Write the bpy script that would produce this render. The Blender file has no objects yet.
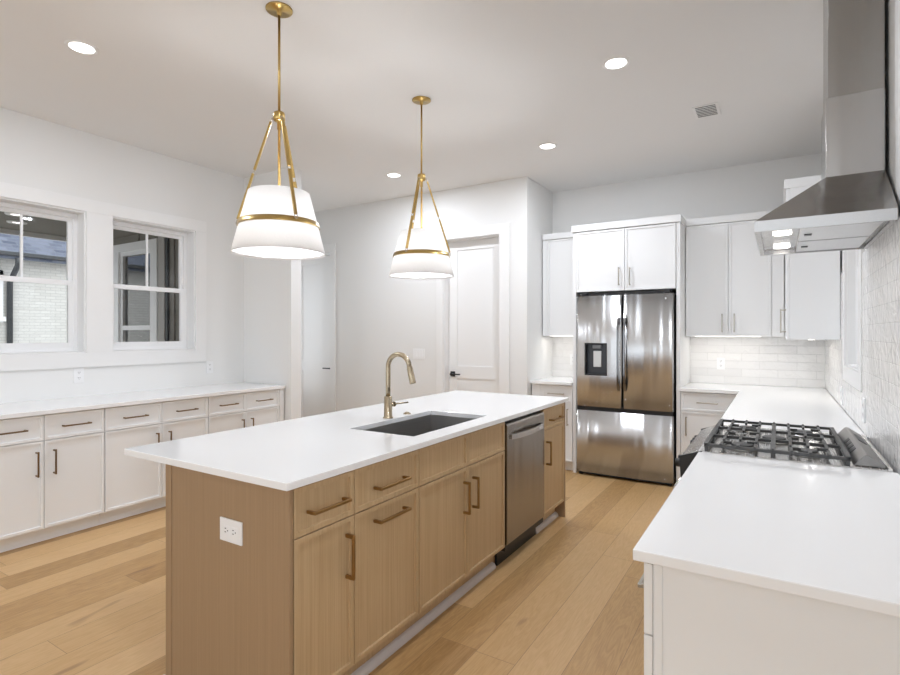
import bpy, bmesh, math, random
from mathutils import Vector, Matrix
random.seed(7)
S = bpy.context.scene
C = S.collection
PI = math.pi

# ------------------------------------------------------------------ camera, world, daylight and fill lamps, exposure
cam = bpy.data.objects.new('camera', bpy.data.cameras.new('camera')); C.objects.link(cam)
cam.location = (0, 0, 1.405)
cam.rotation_euler = (PI/2, 0, math.atan(328/532))
cam.data.sensor_width = 36; cam.data.lens = 532/900*36
cam.data.shift_y = -3.5/900
cam.data.clip_start = 0.05
S.camera = cam

S.view_settings.view_transform = 'Standard'
S.view_settings.look = 'None'
S.view_settings.gamma = 1
S.view_settings.use_curve_mapping = False
S.view_settings.exposure = 0.04
try:
    S.cycles.use_denoising = True
    S.cycles.max_bounces = 12
    S.cycles.diffuse_bounces = 6
    S.cycles.transparent_max_bounces = 16
    S.cycles.sample_clamp_indirect = 6.0
    S.cycles.caustics_reflective = False
    S.cycles.caustics_refractive = False
except Exception:
    pass

world = bpy.data.worlds.new('sky'); S.world = world; world.use_nodes = True
bg = world.node_tree.nodes['Background']
bg.inputs[0].default_value = (0.90, 0.95, 1.0, 1); bg.inputs[1].default_value = 2.0

def area(name, loc, rot, sx, sy, energy, col=(1, 1, 1), shape='RECTANGLE', parent=None, spread=None):
    l = bpy.data.lights.new(name, 'AREA'); l.shape = shape; l.size = sx; l.size_y = sy
    l.energy = energy; l.color = col
    if spread: l.spread = spread
    o = bpy.data.objects.new(name, l); C.objects.link(o)
    o.location = loc; o.rotation_euler = rot
    if parent: o.parent = parent
    return o
# fill lamps added behind the camera, tilted up to brighten the ceiling
for x in (-3.2, -0.3):
    area('back_fill_lamp', (x, -3.9, 1.6), (-PI/2-0.75, 0, PI), 2.2, 2.2, 14, (0.76, 0.905, 1.08))
area('side_fill_lamp', (2.9, -2.2, 1.6), (0, PI/2+0.25, 0), 2.2, 2.8, 45, (0.78, 0.915, 1.08))  # unseen side fill, added to brighten the window-wall cabinets and island fronts
area('hall_fill_lamp', (-5.95, 4.6, 1.5), (0, -PI/2, 0), 1.8, 0.8, 9, (0.88, 0.95, 1.03))  # fill lamp added to brighten the hall door; the end wall is closed
# sky portals: daylight enters through the twin windows and the small window by the range
for loc, rot, sx, sy in (((-4.99, 1.7525, 1.825), (0, -PI/2, 0), 1.1, 0.7), ((-4.99, 2.7075, 1.825), (0, -PI/2, 0), 1.1, 0.7), ((0.52, 3.835, 1.80), (0, PI/2, 0), 1.15, 0.62)):
    area('sky_portal', loc, rot, sx, sy, 1).data.cycles.is_portal = True

# ------------------------------------------------------------------ materials
def new_mat(name):
    m = bpy.data.materials.new(name); m.use_nodes = True
    nt = m.node_tree
    return m, nt, nt.nodes['Principled BSDF'], nt.nodes['Material Output']
def N(nt, t, **k):
    n = nt.nodes.new(t)
    for a, v in k.items(): setattr(n, a, v)
    return n
def plain(name, col, rough=0.5, metal=0.0, bump=0.0, bscale=200, coat=0.0, spec=None):
    m, nt, p, out = new_mat(name)
    p.inputs['Base Color'].default_value = (*col, 1)
    p.inputs['Roughness'].default_value = rough
    p.inputs['Metallic'].default_value = metal
    if coat: p.inputs['Coat Weight'].default_value = coat
    if spec is not None: p.inputs['Specular IOR Level'].default_value = spec
    tc = N(nt, 'ShaderNodeTexCoord')
    nz = N(nt, 'ShaderNodeTexNoise'); nz.inputs['Scale'].default_value = bscale
    nt.links.new(tc.outputs['Object'], nz.inputs['Vector'])
    if bump:
        b = N(nt, 'ShaderNodeBump'); b.inputs['Strength'].default_value = bump; b.inputs['Distance'].default_value = 0.002
        nt.links.new(nz.outputs['Fac'], b.inputs['Height']); nt.links.new(b.outputs['Normal'], p.inputs['Normal'])
    return m
def emis(name, col, strength):
    m, nt, p, out = new_mat(name)
    p.inputs['Base Color'].default_value = (*col, 1)
    p.inputs['Emission Color'].default_value = (*col, 1)
    p.inputs['Emission Strength'].default_value = strength
    return m
def stainless(name, col=(0.55, 0.53, 0.51), rough=0.24, wave=0.0, brush_axis='x', streak=0.1, aniso=0.0):
    m, nt, p, out = new_mat(name)
    p.inputs['Metallic'].default_value = 1
    tc = N(nt, 'ShaderNodeTexCoord'); mp = N(nt, 'ShaderNodeMapping')
    mp.inputs['Scale'].default_value = {'x': (3, 300, 300), 'z': (300, 300, 3), 'y': (300, 3, 300)}[brush_axis]
    nz = N(nt, 'ShaderNodeTexNoise'); nz.inputs['Scale'].default_value = 1.0; nz.inputs['Detail'].default_value = 3
    nt.links.new(tc.outputs['Object'], mp.inputs['Vector']); nt.links.new(mp.outputs['Vector'], nz.inputs['Vector'])
    mr = N(nt, 'ShaderNodeMapRange'); mr.inputs['To Min'].default_value = rough-(0.01 if aniso else 0.05); mr.inputs['To Max'].default_value = rough+(0.01 if aniso else 0.07)
    nt.links.new(nz.outputs['Fac'], mr.inputs['Value']); nt.links.new(mr.outputs['Result'], p.inputs['Roughness'])
    mx = N(nt, 'ShaderNodeMix', data_type='RGBA')
    mx.inputs['A'].default_value = (*[c*(1-streak) for c in col], 1); mx.inputs['B'].default_value = (*[min(1, c*(1+streak)) for c in col], 1)
    nt.links.new(nz.outputs['Fac'], mx.inputs['Factor']); nt.links.new(mx.outputs['Result'], p.inputs['Base Color'])
    if aniso:      # brushed sheet: reflections smear up and down
        p.inputs['Anisotropic'].default_value = aniso
        cz = N(nt, 'ShaderNodeCombineXYZ'); cz.inputs['Z'].default_value = 1
        nt.links.new(cz.outputs[0], p.inputs['Tangent'])
    if wave:
        mp2 = N(nt, 'ShaderNodeMapping'); mp2.inputs['Scale'].default_value = (13, 13, 0.55)
        nt.links.new(tc.outputs['Object'], mp2.inputs['Vector'])
        n2 = N(nt, 'ShaderNodeTexNoise'); n2.inputs['Scale'].default_value = 1.0; n2.inputs['Detail'].default_value = 0.5
        nt.links.new(mp2.outputs['Vector'], n2.inputs['Vector'])
        b = N(nt, 'ShaderNodeBump'); b.inputs['Strength'].default_value = 1.0; b.inputs['Distance'].default_value = wave
        nt.links.new(n2.outputs['Fac'], b.inputs['Height']); nt.links.new(b.outputs['Normal'], p.inputs['Normal'])
    return m
def wood_floor():
    m, nt, p, out = new_mat('oak_floor')
    L = nt.links.new
    tc = N(nt, 'ShaderNodeTexCoord'); sp = N(nt, 'ShaderNodeSeparateXYZ'); L(tc.outputs['Object'], sp.inputs[0])
    def M(op, a, b=None):
        n = N(nt, 'ShaderNodeMath', operation=op)
        for i, v in enumerate((a, b)):
            if v is None: continue
            if isinstance(v, (int, float)): n.inputs[i].default_value = v
            else: L(v, n.inputs[i])
        return n.outputs[0]
    W, LEN = 0.19, 1.7
    rx = M('DIVIDE', sp.outputs['X'], W); row = M('FLOOR', rx); fx = M('SUBTRACT', rx, row)
    wn = N(nt, 'ShaderNodeTexWhiteNoise', noise_dimensions='1D'); L(row, wn.inputs['W'])
    ry = M('ADD', M('DIVIDE', sp.outputs['Y'], LEN), M('MULTIPLY', wn.outputs['Value'], 7.3))
    pk = M('FLOOR', ry); fy = M('SUBTRACT', ry, pk)
    cb = N(nt, 'ShaderNodeCombineXYZ'); L(row, cb.inputs[0]); L(pk, cb.inputs[1])
    w2 = N(nt, 'ShaderNodeTexWhiteNoise', noise_dimensions='3D'); L(cb.outputs[0], w2.inputs['Vector'])
    # grain: stretched along the plank, shifted per plank
    gs = N(nt, 'ShaderNodeVectorMath', operation='MULTIPLY'); L(tc.outputs['Object'], gs.inputs[0]); gs.inputs[1].default_value = (11, 1.0, 1)
    go = N(nt, 'ShaderNodeVectorMath', operation='MULTIPLY_ADD'); L(w2.outputs['Color'], go.inputs[0]); go.inputs[1].default_value = (40, 40, 40); L(gs.outputs[0], go.inputs[2])
    n1 = N(nt, 'ShaderNodeTexNoise'); n1.inputs['Scale'].default_value = 1.3; n1.inputs['Detail'].default_value = 4; n1.inputs['Distortion'].default_value = 1.2; L(go.outputs[0], n1.inputs['Vector'])
    rings = M('FRACT', M('MULTIPLY', n1.outputs['Fac'], 9.0))
    rings = M('ABSOLUTE', M('SUBTRACT', rings, 0.5))
    n2 = N(nt, 'ShaderNodeTexNoise'); n2.inputs['Scale'].default_value = 14; n2.inputs['Detail'].default_value = 3; L(go.outputs[0], n2.inputs['Vector'])
    f = M('ADD', M('MULTIPLY', w2.outputs['Value'], 0.62), M('ADD', M('MULTIPLY', rings, 0.30), M('MULTIPLY', n2.outputs['Fac'], 0.30)))
    cr = N(nt, 'ShaderNodeValToRGB'); L(f, cr.inputs[0])
    e = cr.color_ramp.elements
    e[0].position = 0.12; e[0].color = (0.335, 0.185, 0.066, 1)
    e[1].position = 0.95; e[1].color = (0.68, 0.455, 0.235, 1)
    k = e.new(0.5); k.color = (0.535, 0.33, 0.142, 1)
    # knots
    kn = N(nt, 'ShaderNodeTexNoise'); kn.inputs['Scale'].default_value = 0.9; kn.inputs['Detail'].default_value = 1; 
    gs2 = N(nt, 'ShaderNodeVectorMath', operation='MULTIPLY'); L(go.outputs[0], gs2.inputs[0]); gs2.inputs[1].default_value = (0.8, 2.4, 1); L(gs2.outputs[0], kn.inputs['Vector'])
    kf = N(nt, 'ShaderNodeMapRange'); L(kn.outputs['Fac'], kf.inputs['Value']); kf.inputs['From Min'].default_value = 0.72; kf.inputs['From Max'].default_value = 0.82
    mk = N(nt, 'ShaderNodeMix', data_type='RGBA'); L(kf.outputs['Result'], mk.inputs['Factor']); L(cr.outputs[0], mk.inputs['A']); mk.inputs['B'].default_value = (0.24, 0.125, 0.06, 1)
    # seams
    ex = M('MINIMUM', fx, M('SUBTRACT', 1.0, fx)); ey = M('MINIMUM', fy, M('SUBTRACT', 1.0, fy))
    sx = M('LESS_THAN', ex, 0.0065); sy = M('LESS_THAN', ey, 0.0007)
    seam = M('MAXIMUM', sx, sy)
    ms = N(nt, 'ShaderNodeMix', data_type='RGBA'); L(M('MULTIPLY', seam, 0.7), ms.inputs['Factor']); L(mk.outputs['Result'], ms.inputs['A']); ms.inputs['B'].default_value = (0.2, 0.11, 0.05, 1)
    L(ms.outputs['Result'], p.inputs['Base Color'])
    p.inputs['Roughness'].default_value = 0.42
    b = N(nt, 'ShaderNodeBump'); b.inputs['Strength'].default_value = 0.25; b.inputs['Distance'].default_value = 0.0015
    L(M('SUBTRACT', n2.outputs['Fac'], seam), b.inputs['Height']); L(b.outputs['Normal'], p.inputs['Normal'])
    return m
def wood_rift(name, dark, light, fine=1.0):
    m, nt, p, out = new_mat(name); L = nt.links.new
    tc = N(nt, 'ShaderNodeTexCoord'); oi = N(nt, 'ShaderNodeObjectInfo')
    cb = N(nt, 'ShaderNodeVectorMath', operation='MULTIPLY_ADD')
    L(oi.outputs['Random'], cb.inputs[0]); cb.inputs[1].default_value = (31, 17, 9); L(tc.outputs['Object'], cb.inputs[2])
    mp = N(nt, 'ShaderNodeVectorMath', operation='MULTIPLY'); L(cb.outputs[0], mp.inputs[0]); mp.inputs[1].default_value = (85*fine, 85*fine, 0.9)
    n1 = N(nt, 'ShaderNodeTexNoise'); n1.inputs['Scale'].default_value = 1; n1.inputs['Detail'].default_value = 3; L(mp.outputs[0], n1.inputs['Vector'])
    mp2 = N(nt, 'ShaderNodeVectorMath', operation='MULTIPLY'); L(cb.outputs[0], mp2.inputs[0]); mp2.inputs[1].default_value = (330, 330, 5)
    n2 = N(nt, 'ShaderNodeTexNoise'); n2.inputs['Scale'].default_value = 1; n2.inputs['Detail'].default_value = 2; L(mp2.outputs[0], n2.inputs['Vector'])
    ad = N(nt, 'ShaderNodeMath', operation='MULTIPLY_ADD'); L(n2.outputs['Fac'], ad.inputs[0]); ad.inputs[1].default_value = 0.45
    ml = N(nt, 'ShaderNodeMath', operation='MULTIPLY'); L(n1.outputs['Fac'], ml.inputs[0]); ml.inputs[1].default_value = 0.6; L(ml.outputs[0], ad.inputs[2])
    cr = N(nt, 'ShaderNodeValToRGB'); L(ad.outputs[0], cr.inputs[0])
    cr.color_ramp.elements[0].position = 0.3; cr.color_ramp.elements[0].color = (*dark, 1)
    cr.color_ramp.elements[1].position = 0.75; cr.color_ramp.elements[1].color = (*light, 1)
    L(cr.outputs[0], p.inputs['Base Color']); p.inputs['Roughness'].default_value = 0.5
    b = N(nt, 'ShaderNodeBump'); b.inputs['Strength'].default_value = 0.12; b.inputs['Distance'].default_value = 0.001
    L(n2.outputs['Fac'], b.inputs['Height']); L(b.outputs['Normal'], p.inputs['Normal'])
    return m
def tile_mat(name, plane, w=0.30, h=0.0762, col=(0.86, 0.85, 0.835), grout=(0.76, 0.755, 0.74)):
    m, nt, p, out = new_mat(name); L = nt.links.new
    tc = N(nt, 'ShaderNodeTexCoord'); sp = N(nt, 'ShaderNodeSeparateXYZ'); L(tc.outputs['Object'], sp.inputs[0])
    cb = N(nt, 'ShaderNodeCombineXYZ'); L(sp.outputs['X' if plane == 'x' else 'Y'], cb.inputs[0])
    sh = N(nt, 'ShaderNodeMath', operation='SUBTRACT'); L(sp.outputs['Z'], sh.inputs[0]); sh.inputs[1].default_value = 0.914
    L(sh.outputs[0], cb.inputs[1])
    br = N(nt, 'ShaderNodeTexBrick'); L(cb.outputs[0], br.inputs['Vector'])
    br.inputs['Scale'].default_value = 1; br.inputs['Brick Width'].default_value = w; br.inputs['Row Height'].default_value = h
    br.inputs['Mortar Size'].default_value = 0.0018; br.inputs['Mortar Smooth'].default_value = 0.3
    br.inputs['Color1'].default_value = (*col, 1); br.inputs['Color2'].default_value = (*[c*0.93 for c in col], 1); br.inputs['Mortar'].default_value = (*grout, 1)
    L(br.outputs['Color'], p.inputs['Base Color'])
    p.inputs['Roughness'].default_value = 0.14
    nz = N(nt, 'ShaderNodeTexNoise'); nz.inputs['Scale'].default_value = 14; nz.inputs['Detail'].default_value = 2.5; nz.inputs['Distortion'].default_value = 1.0
    L(tc.outputs['Object'], nz.inputs['Vector'])
    sb = N(nt, 'ShaderNodeMath', operation='MULTIPLY_ADD'); L(br.outputs['Fac'], sb.inputs[0]); sb.inputs[1].default_value = -0.5; L(nz.outputs['Fac'], sb.inputs[2])
    b = N(nt, 'ShaderNodeBump'); b.inputs['Strength'].default_value = 0.8; b.inputs['Distance'].default_value = 0.009
    L(sb.outputs[0], b.inputs['Height']); L(b.outputs['Normal'], p.inputs['Normal'])
    return m
def brick_mat():
    m, nt, p, out = new_mat('painted_brick'); L = nt.links.new
    tc = N(nt, 'ShaderNodeTexCoord'); sp = N(nt, 'ShaderNodeSeparateXYZ'); L(tc.outputs['Object'], sp.inputs[0])
    cb = N(nt, 'ShaderNodeCombineXYZ'); L(sp.outputs['Y'], cb.inputs[0]); L(sp.outputs['Z'], cb.inputs[1])
    br = N(nt, 'ShaderNodeTexBrick'); L(cb.outputs[0], br.inputs['Vector'])
    br.inputs['Scale'].default_value = 1; br.inputs['Brick Width'].default_value = 0.2; br.inputs['Row Height'].default_value = 0.066; br.inputs['Mortar Size'].default_value = 0.006
    br.inputs['Color1'].default_value = (0.74, 0.73, 0.69, 1); br.inputs['Color2'].default_value = (0.66, 0.65, 0.61, 1); br.inputs['Mortar'].default_value = (0.56, 0.55, 0.52, 1)
    L(br.outputs['Color'], p.inputs['Base Color']); p.inputs['Roughness'].default_value = 0.8
    return m
def shingle_mat():
    m, nt, p, out = new_mat('roof_shingles'); L = nt.links.new
    tc = N(nt, 'ShaderNodeTexCoord'); sp = N(nt, 'ShaderNodeSeparateXYZ'); L(tc.outputs['Object'], sp.inputs[0])
    cb = N(nt, 'ShaderNodeCombineXYZ'); L(sp.outputs['Y'], cb.inputs[0]); L(sp.outputs['Z'], cb.inputs[1])
    br = N(nt, 'ShaderNodeTexBrick'); L(cb.outputs[0], br.inputs['Vector'])
    br.inputs['Scale'].default_value = 1; br.inputs['Brick Width'].default_value = 0.26; br.inputs['Row Height'].default_value = 0.085; br.inputs['Mortar Size'].default_value = 0.01
    br.inputs['Bias'].default_value = -0.1
    br.inputs['Color1'].default_value = (0.07, 0.085, 0.13, 1); br.inputs['Color2'].default_value = (0.20, 0.22, 0.28, 1); br.inputs['Mortar'].default_value = (0.16, 0.18, 0.22, 1)
    L(br.outputs['Color'], p.inputs['Base Color']); p.inputs['Roughness'].default_value = 0.9
    return m
def glass_mat(name, tint=(1, 1, 1), gloss=0.5):
    m, nt, p, out = new_mat(name); nt.nodes.remove(p); L = nt.links.new
    tr = N(nt, 'ShaderNodeBsdfTransparent'); tr.inputs[0].default_value = (*tint, 1)
    gl = N(nt, 'ShaderNodeBsdfGlossy'); gl.inputs['Roughness'].default_value = 0.02
    fr = N(nt, 'ShaderNodeFresnel'); fr.inputs['IOR'].default_value = 1.45
    ml = N(nt, 'ShaderNodeMath', operation='MULTIPLY'); L(fr.outputs[0], ml.inputs[0]); ml.inputs[1].default_value = gloss
    mx = N(nt, 'ShaderNodeMixShader'); L(ml.outputs[0], mx.inputs[0]); L(tr.outputs[0], mx.inputs[1]); L(gl.outputs[0], mx.inputs[2])
    L(mx.outputs[0], out.inputs['Surface'])
    return m
def shade_mat():
    m, nt, p, out = new_mat('linen_shade'); nt.nodes.remove(p); L = nt.links.new
    d = N(nt, 'ShaderNodeBsdfDiffuse'); t = N(nt, 'ShaderNodeBsdfTranslucent')
    tc = N(nt, 'ShaderNodeTexCoord'); nz = N(nt, 'ShaderNodeTexNoise'); nz.inputs['Scale'].default_value = 120; L(tc.outputs['Object'], nz.inputs['Vector'])
    cr = N(nt, 'ShaderNodeValToRGB'); L(nz.outputs['Fac'], cr.inputs[0])
    cr.color_ramp.elements[0].color = (0.90, 0.89, 0.88, 1); cr.color_ramp.elements[1].color = (0.95, 0.94, 0.93, 1)
    L(cr.outputs[0], d.inputs[0]); L(cr.outputs[0], t.inputs[0])
    mx = N(nt, 'ShaderNodeMixShader'); mx.inputs[0].default_value = 0.62; L(d.outputs[0], mx.inputs[1]); L(t.outputs[0], mx.inputs[2])
    L(mx.outputs[0], out.inputs['Surface'])
    return m

MW = plain('wall_paint', (0.80, 0.795, 0.78), 0.85, bump=0.05, bscale=300)
MC = plain('ceiling_paint', (0.80, 0.795, 0.785), 0.9, bump=0.05, bscale=250)
MT = plain('trim_paint', (0.83, 0.825, 0.815), 0.4)
MSASH = plain('window_vinyl_white', (0.88, 0.88, 0.88), 0.35)
MCAB = plain('white_cabinet_lacquer', (0.83, 0.83, 0.825), 0.38)
MQ = plain('white_quartz', (0.88, 0.88, 0.88), 0.13)
MF = wood_floor()
MWOOD = wood_rift('rift_oak_panel', (0.45, 0.305, 0.16), (0.58, 0.415, 0.24))  # fronts' oak lightened for the light they catch; end veneer itself is darker
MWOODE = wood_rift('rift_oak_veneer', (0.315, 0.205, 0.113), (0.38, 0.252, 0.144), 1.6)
MSHOE = plain('shoe_moulding_paint', (0.62, 0.58, 0.56), 0.5)
MSS = stainless('stainless_steel', wave=0.0, brush_axis='x')
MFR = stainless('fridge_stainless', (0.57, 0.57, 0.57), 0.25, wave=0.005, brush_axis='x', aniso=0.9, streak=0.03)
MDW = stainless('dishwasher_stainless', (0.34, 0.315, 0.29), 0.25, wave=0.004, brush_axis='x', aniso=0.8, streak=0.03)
MHOOD = stainless('hood_stainless', (0.43, 0.42, 0.41), 0.24, wave=0.003, brush_axis='y', aniso=0.8, streak=0.03)
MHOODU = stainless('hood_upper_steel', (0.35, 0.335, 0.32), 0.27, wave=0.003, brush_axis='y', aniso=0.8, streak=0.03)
MHOODL = stainless('hood_light_steel', (0.60, 0.605, 0.61), 0.36, wave=0.0, brush_axis='y')
MSINK = stainless('sink_steel', (0.50, 0.49, 0.48), 0.32, brush_axis='y')
MBRASS = plain('aged_brass', (0.50, 0.345, 0.125), 0.28, 1.0)
MBRZ = plain('champagne_bronze', (0.36, 0.22, 0.09), 0.34, 1.0)
MBRZD = plain('dark_bronze', (0.24, 0.155, 0.08), 0.36, 1.0)
MNICK = plain('brushed_bronze_nickel', (0.42, 0.385, 0.33), 0.34, 1.0)
MFAU = plain('brushed_gold_nickel', (0.46, 0.385, 0.275), 0.26, 1.0)
MBLK = plain('matte_black', (0.012, 0.012, 0.013), 0.4)
MDK = plain('dark_grey_plastic', (0.028, 0.030, 0.035), 0.35)
MIRON = plain('cast_iron', (0.075, 0.075, 0.075), 0.45, 0.3, bump=0.3, bscale=600)
MPLATE = plain('outlet_plastic', (0.86, 0.86, 0.86), 0.3)
MSLOT = plain('slot_black', (0.05, 0.05, 0.05), 0.6)
MGL = glass_mat('window_glass')
MGLX = glass_mat('reflective_glass', (0.35, 0.40, 0.38), 4.0)
MBGLASS = plain('black_glass', (0.01, 0.01, 0.012), 0.06)
MTX = tile_mat('glazed_tile_back', 'x')
MTY = tile_mat('glazed_tile_side', 'y')
MBRICK = brick_mat(); MSHING = shingle_mat()
MTAUPE = plain('taupe_siding', (0.23, 0.215, 0.185), 0.7)
MDARKMET = plain('dark_gutter_metal', (0.05, 0.055, 0.06), 0.4)
MCONC = plain('patio_concrete', (0.45, 0.44, 0.42), 0.9, bump=0.3, bscale=30)
MLAMP = emis('lamp_lens', (1.0, 0.97, 0.93), 5.0)
MLED = emis('led_strip', (1.0, 0.95, 0.88), 4.0)
MSHADE = shade_mat()

# ------------------------------------------------------------------ mesh helpers
class MB:
    def __init__(self): self.bm = bmesh.new()
    def box(self, x0, x1, y0, y1, z0, z1, bev=0.0, seg=2):
        if x1 < x0: x0, x1 = x1, x0
        if y1 < y0: y0, y1 = y1, y0
        if z1 < z0: z0, z1 = z1, z0
        r = bmesh.ops.create_cube(self.bm, size=1)
        for v in r['verts']:
            v.co = Vector(((x0+x1)/2+v.co.x*(x1-x0), (y0+y1)/2+v.co.y*(y1-y0), (z0+z1)/2+v.co.z*(z1-z0)))
        if bev > 0:
            es = list({e for v in r['verts'] for e in v.link_edges})
            bmesh.ops.bevel(self.bm, geom=es, offset=bev, segments=seg, affect='EDGES', profile=0.5)
        return self
    def prism(self, pts, axis, a0, a1, bev=0.0):
        """polygon pts (2D) in the plane normal to axis, extruded from a0 to a1"""
        def P(p, a):
            return {'x': (a, p[0], p[1]), 'y': (p[0], a, p[1]), 'z': (p[0], p[1], a)}[axis]
        lo = [self.bm.verts.new(P(p, a0)) for p in pts]; hi = [self.bm.verts.new(P(p, a1)) for p in pts]
        n = len(pts); fs = [self.bm.faces.new(lo), self.bm.faces.new(hi)]
        for i in range(n): fs.append(self.bm.faces.new((lo[i], lo[(i+1) % n], hi[(i+1) % n], hi[i])))
        bmesh.ops.recalc_face_normals(self.bm, faces=fs)
        if bev > 0:
            es = list({e for f in fs for e in f.edges})
            bmesh.ops.bevel(self.bm, geom=es, offset=bev, segments=2, affect='EDGES', profile=0.5)
        return self
    def tube(self, path, r, n=14, cap=True, rads=None):
        path = [Vector(p) for p in path]; rings = []
        up = None
        for i, p in enumerate(path):
            t = (path[min(i+1, len(path)-1)] - path[max(i-1, 0)]).normalized()
            if up is None:
                up = Vector((0, 0, 1)) if abs(t.z) < 0.9 else Vector((1, 0, 0))
            u = t.cross(up).normalized(); v = u.cross(t).normalized(); up = v
            rr = rads[i] if rads else r
            rings.append([self.bm.verts.new(p + u*math.cos(2*PI*k/n)*rr + v*math.sin(2*PI*k/n)*rr) for k in range(n)])
        fs = []
        for a, b in zip(rings, rings[1:]):
            for k in range(n):
                f = self.bm.faces.new((a[k], a[(k+1) % n], b[(k+1) % n], b[k])); f.smooth = True; fs.append(f)
        if cap:
            fs.append(self.bm.faces.new(rings[0])); fs.append(self.bm.faces.new(rings[-1]))
        bmesh.ops.recalc_face_normals(self.bm, faces=fs)
        return self
    def lathe(self, prof, cx=0, cy=0, n=32, caps=True):
        """prof: list of (r, z)"""
        rings = []
        for r, z in prof:
            rings.append([self.bm.verts.new((cx+r*math.cos(2*PI*k/n), cy+r*math.sin(2*PI*k/n), z)) for k in range(n)])
        fs = []
        for a, b in zip(rings, rings[1:]):
            for k in range(n):
                f = self.bm.faces.new((a[k], a[(k+1) % n], b[(k+1) % n], b[k])); f.smooth = True; fs.append(f)
        if caps:
            fs.append(self.bm.faces.new(rings[0])); fs.append(self.bm.faces.new(rings[-1]))
        bmesh.ops.recalc_face_normals(self.bm, faces=fs)
        return self
    def cyl(self, c, axis, r, h, n=20):
        c = Vector(c); a = {'x': Vector((1, 0, 0)), 'y': Vector((0, 1, 0)), 'z': Vector((0, 0, 1))}[axis]
        return self.tube([c - a*h/2, c + a*h/2], r, n)
    def bar(self, p, q, w, h, bev=0.0):
        """rectangular bar from p to q, width w (sideways), height h"""
        p, q = Vector(p), Vector(q); d = q - p; L = d.length; t = d/L
        up = Vector((0, 0, 1)) if abs(t.z) < 0.95 else Vector((1, 0, 0))
        u = t.cross(up).normalized(); v = u.cross(t).normalized()
        r = bmesh.ops.create_cube(self.bm, size=1)
        for vv in r['verts']:
            vv.co = (p+q)/2 + t*vv.co.x*L + u*vv.co.y*w + v*vv.co.z*h
        if bev > 0:
            es = list({e for vv in r['verts'] for e in vv.link_edges})
            bmesh.ops.bevel(self.bm, geom=es, offset=bev, segments=2, affect='EDGES', profile=0.5)
        return self
    def panel(self, x0, x1, z0, z1, y, t, fw=0.026, dep=0.010):
        """slim shaker front: face at local -Y (y is the front plane), thickness t going +Y"""
        r = bmesh.ops.create_cube(self.bm, size=1)
        for v in r['verts']:
            v.co = Vector(((x0+x1)/2+v.co.x*(x1-x0), y+t/2+v.co.y*t, (z0+z1)/2+v.co.z*(z1-z0)))
        fr = [f for f in {f for v in r['verts'] for f in v.link_faces} if f.normal.y < -0.5] 
        if not fr:
            self.bm.normal_update()
            fr = [f for f in {f for v in r['verts'] for f in v.link_faces} if f.normal.y < -0.5]
        f = fr[0]
        es = list(f.edges)
        if fw:
            bmesh.ops.inset_region(self.bm, faces=[f], thickness=fw, depth=0)
            bmesh.ops.inset_region(self.bm, faces=[f], thickness=0.0018, depth=0)
            for v in f.verts: v.co.y += dep
        bmesh.ops.bevel(self.bm, geom=es, offset=0.001, segments=1, affect='EDGES')
        return self
    def build(self, name, mat, parent=None, loc=None, rot=None, smooth_angle=None):
        me = bpy.data.meshes.new(name)
        self.bm.normal_update()
        self.bm.to_mesh(me); self.bm.free()
        mats = mat if isinstance(mat, (list, tuple)) else [mat]
        for m in mats: me.materials.append(m)
        o = bpy.data.objects.new(name, me); C.objects.link(o)
        if parent: o.parent = parent
        if loc: o.location = loc
        if rot: o.rotation_euler = rot
        return o
def tag(o, label, cat, group=None):
    o['label'] = label; o['category'] = cat
    if group: o['group'] = group
    return o
def thing(name, label, cat, loc=(0, 0, 0), rz=0.0, group=None):
    o = bpy.data.objects.new(name, None); C.objects.link(o)
    o.empty_display_size = 0.1
    o.location = loc; o.rotation_euler = (0, 0, rz)
    return tag(o, label, cat, group)
def struct(name, mb, mat, parent=None):
    o = mb.build(name, mat, parent)
    if not parent: o['kind'] = 'structure'
    return o
def sroot(name, loc=(0, 0, 0), rz=0.0):
    o = bpy.data.objects.new(name, None); C.objects.link(o); o.location = loc; o.rotation_euler = (0, 0, rz); o['kind'] = 'structure'
    return o
def dup(root, loc, label=None, rz=None):
    r = root.copy(); C.objects.link(r); r.location = loc
    if rz is not None: r.rotation_euler = (0, 0, rz)
    if label: r['label'] = label
    for ch in list(root.children):
        c = ch.copy(); C.objects.link(c); c.parent = r
        for g in list(ch.children):
            d = g.copy(); C.objects.link(d); d.parent = c
    return r

# ------------------------------------------------------------------ key dimensions
XL, W, YB, H = -4.80, 0.373, 5.89, 3.05       # left wall, right wall, back wall, ceiling
YH = 5.15                                     # hall wall face
CT = 0.914                                    # counter top height

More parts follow.
